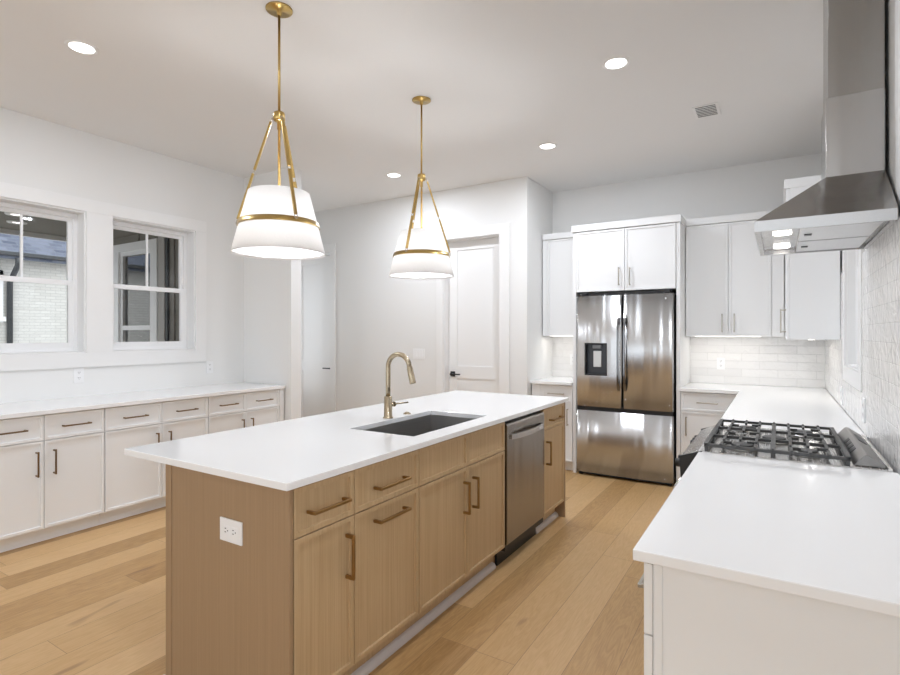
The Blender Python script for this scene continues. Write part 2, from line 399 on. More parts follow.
# ------------------------------------------------------------------ room shell
def wall_x(name, x0, x1, y0, y1, holes, mat, z1=H):
    """wall slab normal to X, holes = (ya, yb, za, zb)"""
    m = MB(); ys = sorted({y0, y1, *[v for h in holes for v in h[:2]]})
    for a, b in zip(ys, ys[1:]):
        hs = [h for h in holes if h[0] <= a and h[1] >= b]
        if not hs: m.box(x0, x1, a, b, 0, z1); continue
        za, zb = hs[0][2:]
        if za > 0: m.box(x0, x1, a, b, 0, za)
        if zb < z1: m.box(x0, x1, a, b, zb, z1)
    bmesh.ops.remove_doubles(m.bm, verts=m.bm.verts, dist=1e-5)
    return struct(name, m, mat)
def wall_y(name, y0, y1, x0, x1, holes, mat, z1=H):
    m = MB(); xs = sorted({x0, x1, *[v for h in holes for v in h[:2]]})
    for a, b in zip(xs, xs[1:]):
        hs = [h for h in holes if h[0] <= a and h[1] >= b]
        if not hs: m.box(a, b, y0, y1, 0, z1); continue
        za, zb = hs[0][2:]
        if za > 0: m.box(a, b, y0, y1, 0, za)
        if zb < z1: m.box(a, b, y0, y1, zb, z1)
    bmesh.ops.remove_doubles(m.bm, verts=m.bm.verts, dist=1e-5)
    return struct(name, m, mat)

struct('floor', MB().box(-6.2, 3.2, -4.1, 6.1, -0.06, 0), MF)
struct('ceiling', MB().box(-4.95, 3.2, -4.1, 6.1, H, H+0.08).box(-6.2, -4.95, 4.0, 6.1, H, H+0.08), MC)
WIN = [(1.375, 2.13, 1.25, 2.40), (2.33, 3.085, 1.25, 2.40)]
wall_x('wall_left', XL-0.18, XL, -4.0, 3.64, WIN, MW)
wall_y('wall_return', 3.64, 3.772, XL-0.18, -4.085, [], MW)
RW = (3.50, 4.17, 1.205, 2.40)
wall_x('wall_right', W, W+0.15, 0.35, YB, [RW], MW)
wall_y('wall_back', YB, YB+0.12, -2.35, W+0.15, [], MW)
D1 = (-5.78, -5.02, 0, 2.478); D2 = (-3.262, -2.545, 0, 2.478)
wall_y('wall_hall', YH, YH+0.14, -6.1, -2.23, [D1, D2], MW)
wall_x('wall_niche', -2.36, -2.23, YH+0.14, YB, [], MW)
wall_x('wall_hall_end', -6.1, -6.0, 3.9, YH, [], MW)
# the open-plan room behind the camera
BW = [(-4.3, -2.1, 0.5, 2.7), (-1.4, 0.8, 0.5, 2.7)]
wall_y('wall_rear', -4.0, -3.95, -4.95, 3.0, BW, MW)
wall_x('wall_far_right', 3.0, 3.1, -4.0, 0.35, [(-3.6, -0.8, 0.5, 2.7)], MW)  # opening made for the added side fill lamp
wall_y('wall_side', 0.35, 0.45, W+0.15, 3.0, [], MW)
# baseboards
m = MB().box(-4.93, -3.352, YH-0.016, YH, 0, 0.14, 0.003).box(-2.425, -2.23, YH-0.016, YH, 0, 0.14, 0.003); struct('baseboard_hall', m, MT)
struct('baseboard_niche', MB().box(-2.23, -2.216, YH-0.016, 5.25, 0, 0.14, 0.003), MT)

# window casing (flat boards around the twin windows)
m = MB()
m.box(XL, XL+0.018, 1.265, 3.195, 2.40, 2.505, 0.002).box(XL, XL+0.018, 1.265, 3.195, 1.135, 1.25, 0.002)
m.box(XL, XL+0.018, 1.265, 1.375, 1.25, 2.40).box(XL, XL+0.018, 2.13, 2.33, 1.25, 2.40).box(XL, XL+0.018, 3.085, 3.195, 1.25, 2.40)
struct('trim_2', m, MT)

def sash_window(name, loc, rz, w, z0, z1, depth=0.18, setback=0.112, muntin=True, glass=None):
    """double-hung window; local x along the wall, room side at local -Y, y=0 is the wall's room face"""
    r = sroot(name, loc, rz)
    f = 0.028; j = MB()
    j.box(0, 0.012, 0, depth, z0, z1).box(w-0.012, w, 0, depth, z0, z1).box(0.012, w-0.012, 0, depth, z1-0.012, z1).box(0.012, w-0.012, 0, depth, z0, z0+0.012)
    j.build('jamb', MT, r)
    y0 = setback; zm = (z0+z1)/2-0.005
    fr = MB()
    fr.box(0.012, 0.04, y0, y0+0.055, z0+0.012, z1-0.012, 0.002).box(w-0.04, w-0.012, y0, y0+0.055, z0+0.012, z1-0.012, 0.002)
    fr.box(0.04, w-0.04, y0, y0+0.055, z1-0.045, z1-0.012, 0.002).box(0.04, w-0.04, y0, y0+0.055, z0+0.012, z0+0.035, 0.002)
    fr.build('window_frame', MSASH, r)
    up = MB(); yu = y0+0.03
    up.box(0.04, 0.068, yu, yu+0.022, zm, z1-0.045).box(w-0.068, w-0.04, yu, yu+0.022, zm, z1-0.045).box(0.068, w-0.068, yu, yu+0.022, z1-0.075, z1-0.045).box(0.068, w-0.068, yu, yu+0.022, zm-0.01, zm+0.02)
    us = up.build('upper_sash', MSASH, r)
    lo = MB(); yl = y0+0.004
    lo.box(0.04, 0.075, yl, yl+0.024, z0+0.035, zm+0.022).box(w-0.075, w-0.04, yl, yl+0.024, z0+0.035, zm+0.022).box(0.075, w-0.075, yl, yl+0.024, zm-0.018, zm+0.022).box(0.075, w-0.075, yl, yl+0.024, z0+0.035, z0+0.085)
    ls = lo.build('lower_sash', MSASH, r)
    if muntin:
        MB().box(w/2-0.009, w/2+0.009, yu+0.002, yu+0.02, zm+0.02, z1-0.075, 0.002).build('muntin', MSASH, us)
    g = glass or MGL
    MB().box(0.066, w-0.066, yu+0.010, yu+0.013, zm+0.015, z1-0.07).build('pane', g, us)
    MB().box(0.073, w-0.073, yl+0.010, yl+0.013, z0+0.08, zm-0.015).build('pane', g, ls)
    return r
sash_window('window_1', (XL, 1.375, 0), PI/2, 0.755, 1.25, 2.40)
sash_window('window_2', (XL, 2.33, 0), PI/2, 0.755, 1.25, 2.40)
sash_window('window_3', (W, 4.17, 0), -PI/2, 0.67, 1.205, 2.40, depth=0.15, setback=0.04, muntin=False)
m = MB(); cx = W-0.016
m.box(cx, W, 3.385, 4.285, 1.11, 1.205, 0.002).box(cx, W, 3.385, 3.50, 1.205, 2.40).box(cx, W, 4.17, 4.285, 1.205, 2.40).box(cx, W, 3.385, 4.285, 2.40, 2.505, 0.002)
struct('trim_3', m, MT)

# hall doors
def hall_door(name, x0, x1, handle_left):
    r = sroot(name, (0, 0, 0))
    ca = MB(); zt = 2.478; cw = 0.115
    lw = cw if handle_left is False else 0.09
    ca.box(x0-lw, x0, YH-0.018, YH, 0, zt, 0.003).box(x1, x1+(0.118 if handle_left else 0.09), YH-0.018, YH, 0, zt, 0.003)
    ca.box(x0-lw, x1+(0.118 if handle_left else 0.09), YH-0.018, YH, zt, zt+0.11, 0.003)
    ca.build('casing', MT, r)
    jb = MB().box(x0, x0+0.012, YH, YH+0.14, 0, zt).box(x1-0.012, x1, YH, YH+0.14, 0, zt).box(x0, x1, YH, YH+0.14, zt-0.012, zt)
    jb.build('jamb', MT, r)
    a, b = x0+0.014, x1-0.014; y = YH+0.095
    lf = MB()
    st = 0.11
    yb = y+0.01
    lf.box(a, b, yb, y+0.04, 0.008, zt-0.016)
    lf.box(a, a+st, y, yb, 0.008, zt-0.016).box(b-st, b, y, yb, 0.008, zt-0.016)
    lf.box(a+st, b-st, y, yb, zt-0.016-0.10, zt-0.016).box(a+st, b-st, y, yb, 0.90, 1.04).box(a+st, b-st, y, yb, 0.008, 0.23)
    leaf = lf.build('door_leaf', MT, r)
    hx = a+0.055 if handle_left else b-0.055
    d = 1 if handle_left else -1
    hd = MB().box(hx-0.03, hx+0.03, y-0.008, y, 0.915, 0.975, 0.001).cyl((hx, y-0.03, 0.945), 'y', 0.010, 0.05).box(hx-0.01 if d > 0 else hx-0.125, hx+0.125 if d > 0 else hx+0.01, y-0.058, y-0.046, 0.937, 0.953, 0.003)
    hd.build('door_handle', MBLK, r)
    return r
hall_door('door_1', D1[0], D1[1], False)
hall_door('door_2', D2[0], D2[1], True)

# tile backsplash
struct('trim_4', MB().box(-0.762, W, YB-0.010, YB, CT, 1.40), MTX)
struct('trim_5', MB().box(-2.23, -1.765, YB-0.010, YB, CT, 1.40), MTX)
m = MB()
m.box(W-0.010, W, 1.2, 3.385, CT-0.02, 1.815).box(W-0.010, W, 3.385, 4.285, CT, 1.11).box(W-0.010, W, 4.285, YB-0.010, CT, 1.40).box(W-0.010, W, 4.285, 4.485, 1.40, 1.815)
struct('trim_6', m, MTY)

# ------------------------------------------------------------------ outdoors
struct('ground', MB().box(-26, -4.95, -14, 22, -0.35, -0.25), MCONC)
struct('ceiling_porch', MB().box(-8.4, -4.96, -3, 3.9, 2.75, 2.83), MTAUPE)
struct('trim_porch', MB().box(-8.44, -8.4, -3, 3.9, 2.69, 2.95), MT)
for x, y in ((-7.27, 2.52), (-7.78, 2.71)):  # two bright spots built as glowing discs under the porch ceiling
    r = thing('porch_disc', 'small round glowing disc on the porch ceiling seen through the window' , 'ceiling light', (x, y, 2.75), 0, 'porch ceiling discs')
    MB().lathe([(0.05, -0.012), (0.095, -0.012), (0.1, 0.0), (0.05, 0.0)], caps=False).build('trim_ring', MT, r)
    MB().lathe([(0.001, -0.004), (0.055, -0.004)], caps=False).build('lens', MLAMP, r)
m = MB().box(-9.38, -7.95+0.15, 3.9, 4.0, -0.3, 2.95).box(-6.85-0.15, -4.95, 3.9, 4.0, -0.3, 2.95).box(-7.8, -7.0, 3.9, 4.0, -0.3, 1.0).box(-7.8, -7.0, 3.9, 4.0, 2.54, 2.95)
for x in (-8.6, -8.2, -7.32, -6.50, -6.1, -5.7, -5.3):
    m.box(x-0.02, x+0.02, 3.88, 3.9, -0.3 if not -7.9 < x < -6.9 else 2.66, 2.75)
struct('wall_porch', m, MTAUPE)
struct('trim_porch_corner', MB().box(-6.80, -6.66, 3.86, 3.9, -0.3, 2.75), plain('porch_post_paint', (0.42, 0.40, 0.37), 0.6))
struct('trim_porch_gap', MB().box(-6.655, -6.61, 3.87, 3.9, -0.3, 2.75), MDARKMET)
r4 = sroot('window_4', (-7.8, 3.9, 0), 0)
m = MB().box(-0.15, 0, -0.03, 0.06, 0.9, 2.645).box(0.8, 0.95, -0.03, 0.06, 0.9, 2.645).box(0, 0.8, -0.03, 0.06, 2.54, 2.645).box(0, 0.8, -0.03, 0.06, 0.9, 1.0)
m.build('window_frame', MSASH, r4)
m = MB().box(0, 0.06, 0.0, 0.04, 1.0, 2.54).box(0.74, 0.8, 0.0, 0.04, 1.0, 2.54).box(0.06, 0.74, 0.0, 0.04, 2.48, 2.54).box(0.06, 0.74, 0.0, 0.04, 1.46, 1.52).box(0.06, 0.74, 0, 0.04, 1.0, 1.06)
m.build('sash', MSASH, r4)
MB().box(0.06, 0.74, 0.035, 0.038, 1.06, 2.48).build('pane', MGLX, r4)
MB().box(0.0, 0.8, 0.3, 0.32, 0.95, 2.6).build('blind', plain('inner_blind', (0.22, 0.25, 0.24), 0.8), r4)

nh = thing('neighbor_house', 'white painted brick house with dark shingle roof seen through the window', 'house', (-14, 5, -0.25))
MB().box(-6, 0, -14, 12, 0, 3.40).build('wall', MBRICK, nh)
MB().prism([(0.38, 3.36), (-6, 7.6), (-6, 7.45), (0.38, 3.22)], 'y', -14.3, 12.3).build('roof', MSHING, nh)
MB().box(0.36, 0.46, -14.3, 12.3, 3.29, 3.37, 0.01).build('gutter', MDARKMET, nh)
MB().tube([(0.43, -0.25, 3.25), (0.43, -0.25, 3.12), (0.06, -0.27, 2.75), (0.06, -0.27, 0.05)], 0.055, 8).build('downspout', MDARKMET, nh)
wn = MB().box(0.0, 0.05, -1.70, -1.55, 1.9, 3.0).box(0, 0.05, -0.50, -0.38, 1.9, 3.0).box(0, 0.05, -1.70, -0.38, 2.9, 3.0).box(0, 0.08, -1.75, -0.34, 1.92, 2.02).build('window_frame', MSASH, nh)
MB().box(0.01, 0.02, -1.55, -0.5, 2.02, 2.9).build('pane', MBGLASS, wn)
wn = MB().box(0.0, 0.05, -6.4, -6.28, 1.2, 2.9).box(0, 0.05, -5.1, -4.98, 1.2, 2.9).box(0, 0.05, -6.4, -4.98, 2.8, 2.9).box(0, 0.08, -6.45, -4.93, 1.12, 1.22).build('window_frame', MSASH, nh)
MB().box(0.01, 0.02, -6.28, -5.1, 1.22, 2.8).build('pane', MBGLASS, wn)

# ------------------------------------------------------------------ cabinets
def pull(mb_parent, x, z, L, vert, y, mat, style='square'):
    """bar pull centred at (x, z) on a front whose face is at local y"""
    m = MB(); o = 0.030
    a = L/2
    if style == 'taper':     # island pulls: flared feet, slim bar
        for s in (-1, 1):
            if vert: m.box(x-0.006, x+0.006, y-o-0.004, y+0.0005, z+s*a-0.007, z+s*a+0.007, 0.002)
            else: m.box(x+s*a-0.007, x+s*a+0.007, y-o-0.004, y+0.0005, z-0.006, z+0.006, 0.002)
        if vert: m.box(x-0.006, x+0.006, y-o-0.012, y-o, z-a-0.007, z+a+0.007, 0.003)
        else: m.box(x-a-0.007, x+a+0.007, y-o-0.012, y-o, z-0.006, z+0.006, 0.003)
    else:
        for s in (-1, 1):
            if vert: m.box(x-0.005, x+0.005, y-o, y+0.0005, z+s*(a-0.004)-0.005, z+s*(a-0.004)+0.005, 0.001)
            else: m.box(x+s*(a-0.004)-0.005, x+s*(a-0.004)+0.005, y-o, y+0.0005, z-0.005, z+0.005, 0.001)
        if vert: m.box(x-0.005, x+0.005, y-o-0.008, y-o+0.001, z-a-0.004, z+a+0.004, 0.002)
        else: m.box(x-a-0.004, x+a+0.004, y-o-0.008, y-o+0.001, z-0.005, z+0.005, 0.002)
    return m.build('handle', mat, mb_parent)

def cabinet(name, label, cat, loc, rz, w, d, z0, z1, mat, hmat, fronts, group=None, toe=None, crown=None, style='square', T=0.020, toemat=None, open_top=False):
    """origin at the front-left corner of the carcass on the floor; doors sit at local y in [-T, 0]"""
    r = thing(name, label, cat, loc, rz, group)
    if open_top:      # sink base: a box without a lid
        b = MB().box(0, 0.018, 0, d, z0, z1).box(w-0.018, w, 0, d, z0, z1).box(0.018, w-0.018, d-0.012, d, z0, z1).box(0.018, w-0.018, 0, d-0.012, z0, z0+0.018).box(0.018, w-0.018, 0, 0.018, z0+0.018, z1)
    else:
        b = MB().box(0, w, 0, d, z0, z1)
    b.build('carcass', mat, r)
    if toe:
        MB().box(0, w, toe, toe+0.018, 0, z0).build('toe_kick', toemat or mat, r)
    if crown:
        cz0, cz1, ov = crown
        MB().box(-ov if True else 0, w+ov, -T-0.012, d, cz0, cz1, 0.003).build('crown', mat, r)
    for f in fronts:
        o = MB().panel(f['x'][0], f['x'][1], f['z'][0], f['z'][1], -T, T-0.001, f.get('fw', 0.026)).build(f['k'], mat, r)
        h = f.get('h')
        if h: pull(o, h[1], h[2], h[3], h[0] == 'v', -T, hmat, style)
    return r

G = 0.0022
def two_by_two(w, ws, zt, zs, zb, L=0.168, Lv=0.16):
    """two drawers above two doors; ws = split"""
    return [
        dict(k='drawer', x=(G, ws-G), z=(zs+G, zt), h=('h', ws/2, (zs+zt)/2, L)),
        dict(k='drawer', x=(ws+G, w-G), z=(zs+G, zt), h=('h', (ws+w)/2, (zs+zt)/2, L)),
        dict(k='door', x=(G, ws-G), z=(zb, zs-G), h=('v', ws-0.045, zs-0.148, Lv)),
        dict(k='door', x=(ws+G, w-G), z=(zb, zs-G), h=('v', ws+0.055, zs-0.148, Lv))]
XF = -4.19     # carcass front of the window-wall run (fronts reach -4.17)
dL = XF - XL - 0.002
for y0, y1, ysp, lab in ((1.222, 1.978, 1.600, 'white two-drawer base cabinet below the window that shows the shingle roof'),
                         (1.978, 2.805, 2.399, 'white two-drawer base cabinet under the wall outlet between the twin windows'),
                         (2.805, 3.575, 3.184, 'white two-drawer base cabinet in the corner where the window wall ends')):
    cabinet('base_cabinet', lab, 'cabinet', (XF, y0+0.0015, 0), PI/2, y1-y0-0.003, dL, 0.105, 0.868, MCAB, MBRZD, two_by_two(y1-y0-0.003, ysp-y0, 0.862, 0.693, 0.107), 'white base cabinets under the windows', toe=0.06)
tag(MB().box(XF, XF+0.02, 3.577, 3.626, 0.0, 0.868, 0.001).build('filler_strip', MCAB), 'narrow white filler strip closing the window-wall cabinets against the corner wall', 'filler strip')
tag(MB().box(XL+0.002, -4.145, 1.20, 3.625, 0.869, 0.899, 0.003).build('countertop', MQ), 'long white quartz countertop running below the twin windows', 'countertop')

# ------------------------------------------------------------------ island
IX0, IX1, IY0, IY1 = -2.385, -1.374, 1.207, 3.975
FX = -1.412      # carcass front plane (fronts reach -1.392)
ID = 0.60
ZI0, ZI1 = 0.122, 0.886
zs = 0.708
def icab(label, y0, y1, fronts, **k):
    return cabinet('island_cabinet', label, 'cabinet', (FX, y0+0.0015, 0), PI/2, y1-y0-0.003, ID, ZI0, ZI1, MWOOD, MBRZ, fronts, 'oak island cabinets', toe=0.055, style='taper', toemat=MWOOD, **k)
w = 0.302
icab('narrow oak island cabinet with one drawer at the corner beside the outlet panel', 1.251, 1.553, [
    dict(k='drawer', x=(G, w-G), z=(zs+G, 0.879), h=('h', w/2, 0.787, 0.175)),
    dict(k='door', x=(G, w-G), z=(0.128, zs-G), h=('v', w-0.045, 0.565, 0.155))])
w = 0.435
icab('oak pull-out cabinet of the island with two horizontal bronze pulls', 1.553, 1.991, [
    dict(k='drawer', x=(G, w-G), z=(zs+G, 0.879), h=('h', w/2, 0.782, 0.195)),
    dict(k='door', x=(G, w-G), z=(0.128, zs-G), h=('h', w/2, 0.648, 0.195))])
w = 0.894
icab('wide oak island sink cabinet with blank top panels and paired tall pulls', 1.991, 2.888, [
    dict(k='false_drawer', x=(G, w/2-G), z=(zs+G, 0.879)), dict(k='false_drawer', x=(w/2+G, w-G), z=(zs+G, 0.879)),
    dict(k='door', x=(G, w/2-G), z=(0.128, zs-G), h=('v', w/2-0.045, 0.555, 0.155)),
    dict(k='door', x=(w/2+G, w-G), z=(0.128, zs-G), h=('v', w/2+0.050, 0.560, 0.155))], open_top=True)
w = 0.425
icab('oak island cabinet with drawer and door past the dishwasher, facing the refrigerator aisle', 3.498, 3.926, [
    dict(k='drawer', x=(G, w-G), z=(zs+0.02, 0.879), h=('h', w/2, 0.790, 0.2)),
    dict(k='door', x=(G, w-G), z=(0.128, zs+0.016), h=('v', 0.055, 0.565, 0.155))])
ip = thing('island_cladding', 'tan oak veneer panels closing the ends and seating side of the island', 'panel', (FX, 1.249, 0))
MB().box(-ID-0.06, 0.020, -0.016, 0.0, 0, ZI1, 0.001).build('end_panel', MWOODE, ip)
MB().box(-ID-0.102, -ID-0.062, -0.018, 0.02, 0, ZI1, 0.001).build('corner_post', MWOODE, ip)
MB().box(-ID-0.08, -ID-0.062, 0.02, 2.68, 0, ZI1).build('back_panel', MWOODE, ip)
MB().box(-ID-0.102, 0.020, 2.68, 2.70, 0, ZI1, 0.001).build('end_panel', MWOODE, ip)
def shoe(y0, y1, name='shoe_moulding'):
    m = MB()
    m.prism([(FX-0.054, 0.0), (FX-0.028, 0.0), (FX-0.029, 0.014), (FX-0.034, 0.024), (FX-0.043, 0.031), (FX-0.054, 0.034)], 'y', y0, y1)
    return m
tag(shoe(1.27, 2.86).build('shoe_moulding', MSHOE), 'long pale shoe moulding along the floor under the oak sink cabinets', 'moulding')
tag(shoe(3.50, 3.926).build('shoe_moulding', MSHOE), 'short pale shoe moulding on the floor past the dishwasher', 'moulding')
tag(MB().box(-2.13, -2.085, 1.22, 1.236, 0, 0.02, 0.003).build('corner_moulding', MSHOE), 'tiny pale moulding block at the foot of the island corner', 'moulding')

# island countertop with sink cut-out
SX0, SX1, SY0, SY1 = -1.900, -1.489, 2.080, 2.845
m = MB(); bm = m.bm
def ring_slab(bm, outer, inner, z0, z1):
    vo = {}
    def V(p, z): return bm.verts.new((p[0], p[1], z))
    ot = [V(p, z1) for p in outer]; it = [V(p, z1) for p in inner]
    ob = [V(p, z0) for p in outer]; ib = [V(p, z0) for p in inner]
    for i in range(4):
        j = (i+1) % 4
        bm.faces.new((ot[i], ot[j], it[j], it[i])); bm.faces.new((ob[j], ob[i], ib[i], ib[j]))
        bm.faces.new((ob[i], ob[j], ot[j], ot[i])); bm.faces.new((it[i], it[j], ib[j], ib[i]))
    bmesh.ops.recalc_face_normals(bm, faces=bm.faces)
    es = [e for e in bm.edges if all(v in ot for v in e.verts)] + [e for e in bm.edges if all(v in it for v in e.verts)] + [e for e in bm.edges if (e.verts[0] in ot and e.verts[1] in ob) or (e.verts[1] in ot and e.verts[0] in ob)]
    bmesh.ops.bevel(bm, geom=es, offset=0.003, segments=2, affect='EDGES', profile=0.5)
ring_slab(bm, [(IX0, IY0), (IX1, IY0), (IX1, IY1), (IX0, IY1)], [(SX0, SY0), (SX1, SY0), (SX1, SY1), (SX0, SY1)], 0.888, CT)
tag(m.build('island_countertop', MQ), 'white quartz island countertop with a sink cut into it', 'countertop')

# sink
sk = thing('sink', 'rectangular stainless undermount sink set into the island countertop', 'sink', ((SX0+SX1)/2, (SY0+SY1)/2, 0.66))
a, b = (SX1-SX0)/2+0.006, (SY1-SY0)/2+0.006
t = 0.004
m = MB()
m.box(-a-t, a+t, -b-t, b+t, 0.0, t).box(-a-t, -a, -b, b, t, 0.2275).box(a, a+t, -b, b, t, 0.2275).box(-a-t, a+t, -b-t, -b, t, 0.2275).box(-a-t, a+t, b, b+t, t, 0.2275)
m.build('basin', MSINK, sk)
MB().lathe([(0.018, t+0.001), (0.04, t+0.003), (0.057, t+0.002), (0.06, t)], caps=False).build('drain', MSS, sk)

# faucet
fa = thing('faucet', 'brushed gold gooseneck pull-down faucet standing behind the island sink', 'faucet', (-1.94, 2.457, CT))
MB().lathe([(0.031, 0.0), (0.031, 0.006), (0.0245, 0.010), (0.0235, 0.125), (0.0215, 0.128)], n=28).build('body', MFAU, fa)
pts = [(0, 0, 0.126), (0, 0, 0.20), (0, 0, 0.290)]
R = 0.077
for k in range(1, 17):
    an = PI - (PI-0.16)*k/16
    pts.append((R+R*math.cos(an), 0, 0.297+R*math.sin(an)))
MB().tube(pts, 0.0145, 18).build('spout', MFAU, fa)
e0 = Vector(pts[-1]); d = (Vector(pts[-1])-Vector(pts[-2])).normalized()
MB().tube([e0, e0+d*0.006, e0+d*0.012, e0+d*0.100, e0+d*0.104], 0.017, 18, rads=[0.0145, 0.0145, 0.0170, 0.0185, 0.0165]).build('spray_head', MFAU, fa)
hv = MB().cyl((0, 0.035, 0.075), 'y', 0.0135, 0.035, 16)
hv.tube([(0, 0.052, 0.075), (0.0, 0.058, 0.075)], 0.0165, 16)
hv.tube([(0, 0.055, 0.077), (0.014, 0.092, 0.077), (0.030, 0.155, 0.077)], 0.0055, 10)
hv.build('lever', MFAU, fa)
bt = thing('air_switch', 'small round brushed nickel button on the island beside the faucet', 'button', (-1.938, 2.641, CT))
MB().lathe([(0.024, 0), (0.024, 0.004), (0.021, 0.007)], n=24).build('collar', MFAU, bt)
MB().lathe([(0.014, 0.007), (0.014, 0.012), (0.011, 0.013)], n=20).build('button_cap', MFAU, bt)

# dishwasher
dw = thing('dishwasher', 'stainless dishwasher built into the oak island', 'dishwasher', (FX, 2.891, 0), PI/2)
DWW = 0.602
MB().box(0.004, DWW-0.004, 0.0, 0.57, 0.10, 0.872).build('tub', MBLK, dw)
m = MB()
pr = [(-0.0, 0.135), (-0.026, 0.135), (-0.030, 0.145), (-0.030, 0.85), (-0.024, 0.862), (-0.0, 0.866)]
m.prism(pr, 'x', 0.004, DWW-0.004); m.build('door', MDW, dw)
hp = []
for k in range(13):
    u = k/12; hp.append((0.05+u*(DWW-0.10), -0.034-0.034*math.sin(PI*u)**0.6, 0.782))
m = MB()
for p_, q_ in zip(hp, hp[1:]): m.bar(p_, q_, 0.014, 0.030, 0.0)
m.build('handle', MSS, dw)
MB().box(0.0, DWW, 0.035, 0.05, 0.0, 0.10).box(0.0, DWW, -0.02, 0.05, 0.098, 0.134).build('toe_kick', MBLK, dw)

# outlets and switches
def outlet(label, loc, rz, horiz=False, group=None):
    r = thing('power_outlet', label, 'outlet', loc, rz, group)
    a, b = (0.0625, 0.042) if horiz else (0.037, 0.060)
    MB().box(-a, a, -0.006, 0, -b, b, 0.002).build('plate', MPLATE, r)
    for k in (-1, 1):
        m = MB(); s = MB()
        cx, cz = (k*0.022, 0) if horiz else (0, k*0.022)
        m.box(cx-0.016, cx+0.016, -0.0075, -0.0055, cz-0.0165, cz+0.0165, 0.001)
        if horiz:
            s.box(cx-0.009, cx-0.001, -0.0079, -0.007, cz+0.005, cz+0.008).box(cx-0.009, cx-0.001, -0.0079, -0.007, cz-0.008, cz-0.005).cyl((cx+0.008, -0.0075, cz), 'y', 0.0025, 0.001, 10)
        else:
            s.box(cx-0.008, cx-0.005, -0.0079, -0.007, cz-0.002, cz+0.007).box(cx+0.005, cx+0.008, -0.0079, -0.007, cz-0.002, cz+0.007).cyl((cx, -0.0075, cz-0.008), 'y', 0.0025, 0.001, 10)
        rc_ = m.build('receptacle', MPLATE, r); s.build('socket_holes', MSLOT, rc_)
    return r
outlet('white horizontal power outlet on the oak end panel of the island', (-1.694, 1.233, 0.688), 0, True)
outlet('white power outlet on the window wall, under the trim between the windows', (XL, 2.08, 1.072), PI/2)
outlet('white power outlet on the window wall near the room corner, past the windows', (XL, 3.24, 1.078), PI/2)
outlet('white power outlet on the tile between refrigerator and range corner', (-0.48, YB-0.010, 1.115), 0)
outlet('white power outlet on the tile behind the narrow counter beside the refrigerator', (-1.98, YB-0.010, 1.115), 0)
outlet('white power outlet on the side tile before the small window, next to the range', (W-0.010, 3.30, 1.03), -PI/2)
outlet('white power outlet on the side tile past the small window', (W-0.010, 4.36, 1.00), -PI/2)
sw = thing('light_switch', 'white three-rocker light switch plate on the wall beside the pantry door', 'light switch', (-3.605, YH, 1.17))
MB().box(-0.083, 0.083, -0.006, 0, -0.06, 0.06, 0.002).build('plate', MPLATE, sw)
for k in (-1, 0, 1): MB().box(k*0.046-0.016, k*0.046+0.016, -0.0085, -0.0055, -0.033, 0.033, 0.001).build('rocker', MPLATE, sw)

# ------------------------------------------------------------------ refrigerator wall
FRX0, FRX1 = -1.727, -0.813
fr = thing('refrigerator', 'stainless french-door refrigerator with water dispenser and bottom freezer', 'refrigerator', (FRX0, 5.2, 0))
FW = FRX1-FRX0
MB().box(0.006, FW-0.006, 0.085, 0.67, 0.045, 1.775).build('body', MDK, fr)
def curved_door(x0, x1, z0, z1, full0, full1, t=0.075, bulge=0.014, nx=24, nz=1, hole=None):
    """door slab whose front bows gently across the full width of the fridge"""
    m = MB(); bm = m.bm
    xs = [x0+(x1-x0)*i/nx for i in range(nx+1)]
    zs_ = [z0, z1]
    if hole:
        xs = sorted(set([x for x in xs if not (hole[0]-0.006 < x < hole[1]+0.006)] + [hole[0], hole[1]] + [hole[0]+(hole[1]-hole[0])*k/4 for k in (1, 2, 3)]))
        zs_ = [z0, hole[2], hole[3], z1]
    def fy(x):
        u = (x-full0)/(full1-full0)*2-1
        e = min(x-x0, x1-x)
        return bulge*u*u + (0.012*(1-max(0, e)/0.014)**2 if e < 0.014 else 0)
    xs = sorted(set(xs + [x0+0.003, x0+0.008, x0+0.014, x1-0.003, x1-0.008, x1-0.014]))
    F = [[bm.verts.new((x, fy(x), z)) for x in xs] for z in zs_]
    B = [[bm.verts.new((x, t, z)) for x in xs] for z in (z0, z1)]
    fs = []
    for j in range(len(zs_)-1):
        for i in range(len(xs)-1):
            if hole and j == 1 and xs[i] >= hole[0]-1e-6 and xs[i+1] <= hole[1]+1e-6: continue
            f = bm.faces.new((F[j][i], F[j][i+1], F[j+1][i+1], F[j+1][i])); f.smooth = True; fs.append(f)
    for i in range(len(xs)-1):
        bm.faces.new((B[0][i+1], B[0][i], B[1][i], B[1][i+1]))
        bm.faces.new((F[0][i+1], F[0][i], B[0][i], B[0][i+1])); bm.faces.new((F[-1][i], F[-1][i+1], B[1][i+1], B[1][i]))
    for i, s in ((0, 1), (len(xs)-1, -1)):
        bm.faces.new([F[j][i] for j in range(len(zs_))] + [B[1][i], B[0][i]])
    bmesh.ops.recalc_face_normals(bm, faces=bm.faces)
    return m
HX0, HX1, HZ0, HZ1 = 0.088, 0.312, 0.997, 1.316
ld = curved_door(0.0, FW/2-0.004, 0.690, 1.780, 0, FW, hole=(HX0, HX1, HZ0, HZ1)).build('door', MFR, fr)
curved_door(FW/2+0.004, FW, 0.690, 1.780, 0, FW).build('door', MFR, fr)
curved_door(0.0, FW, 0.036, 0.650, 0, FW, nx=40).build('freezer_drawer', MFR, fr)
MB().box(0.01, FW-0.01, 0.02, 0.085, 0.645, 0.695).build('drawer_gap', MBLK, fr)
MB().box(0.03, FW-0.03, 0.05, 0.10, 0.010, 0.045).build('grille', MBLK, fr)
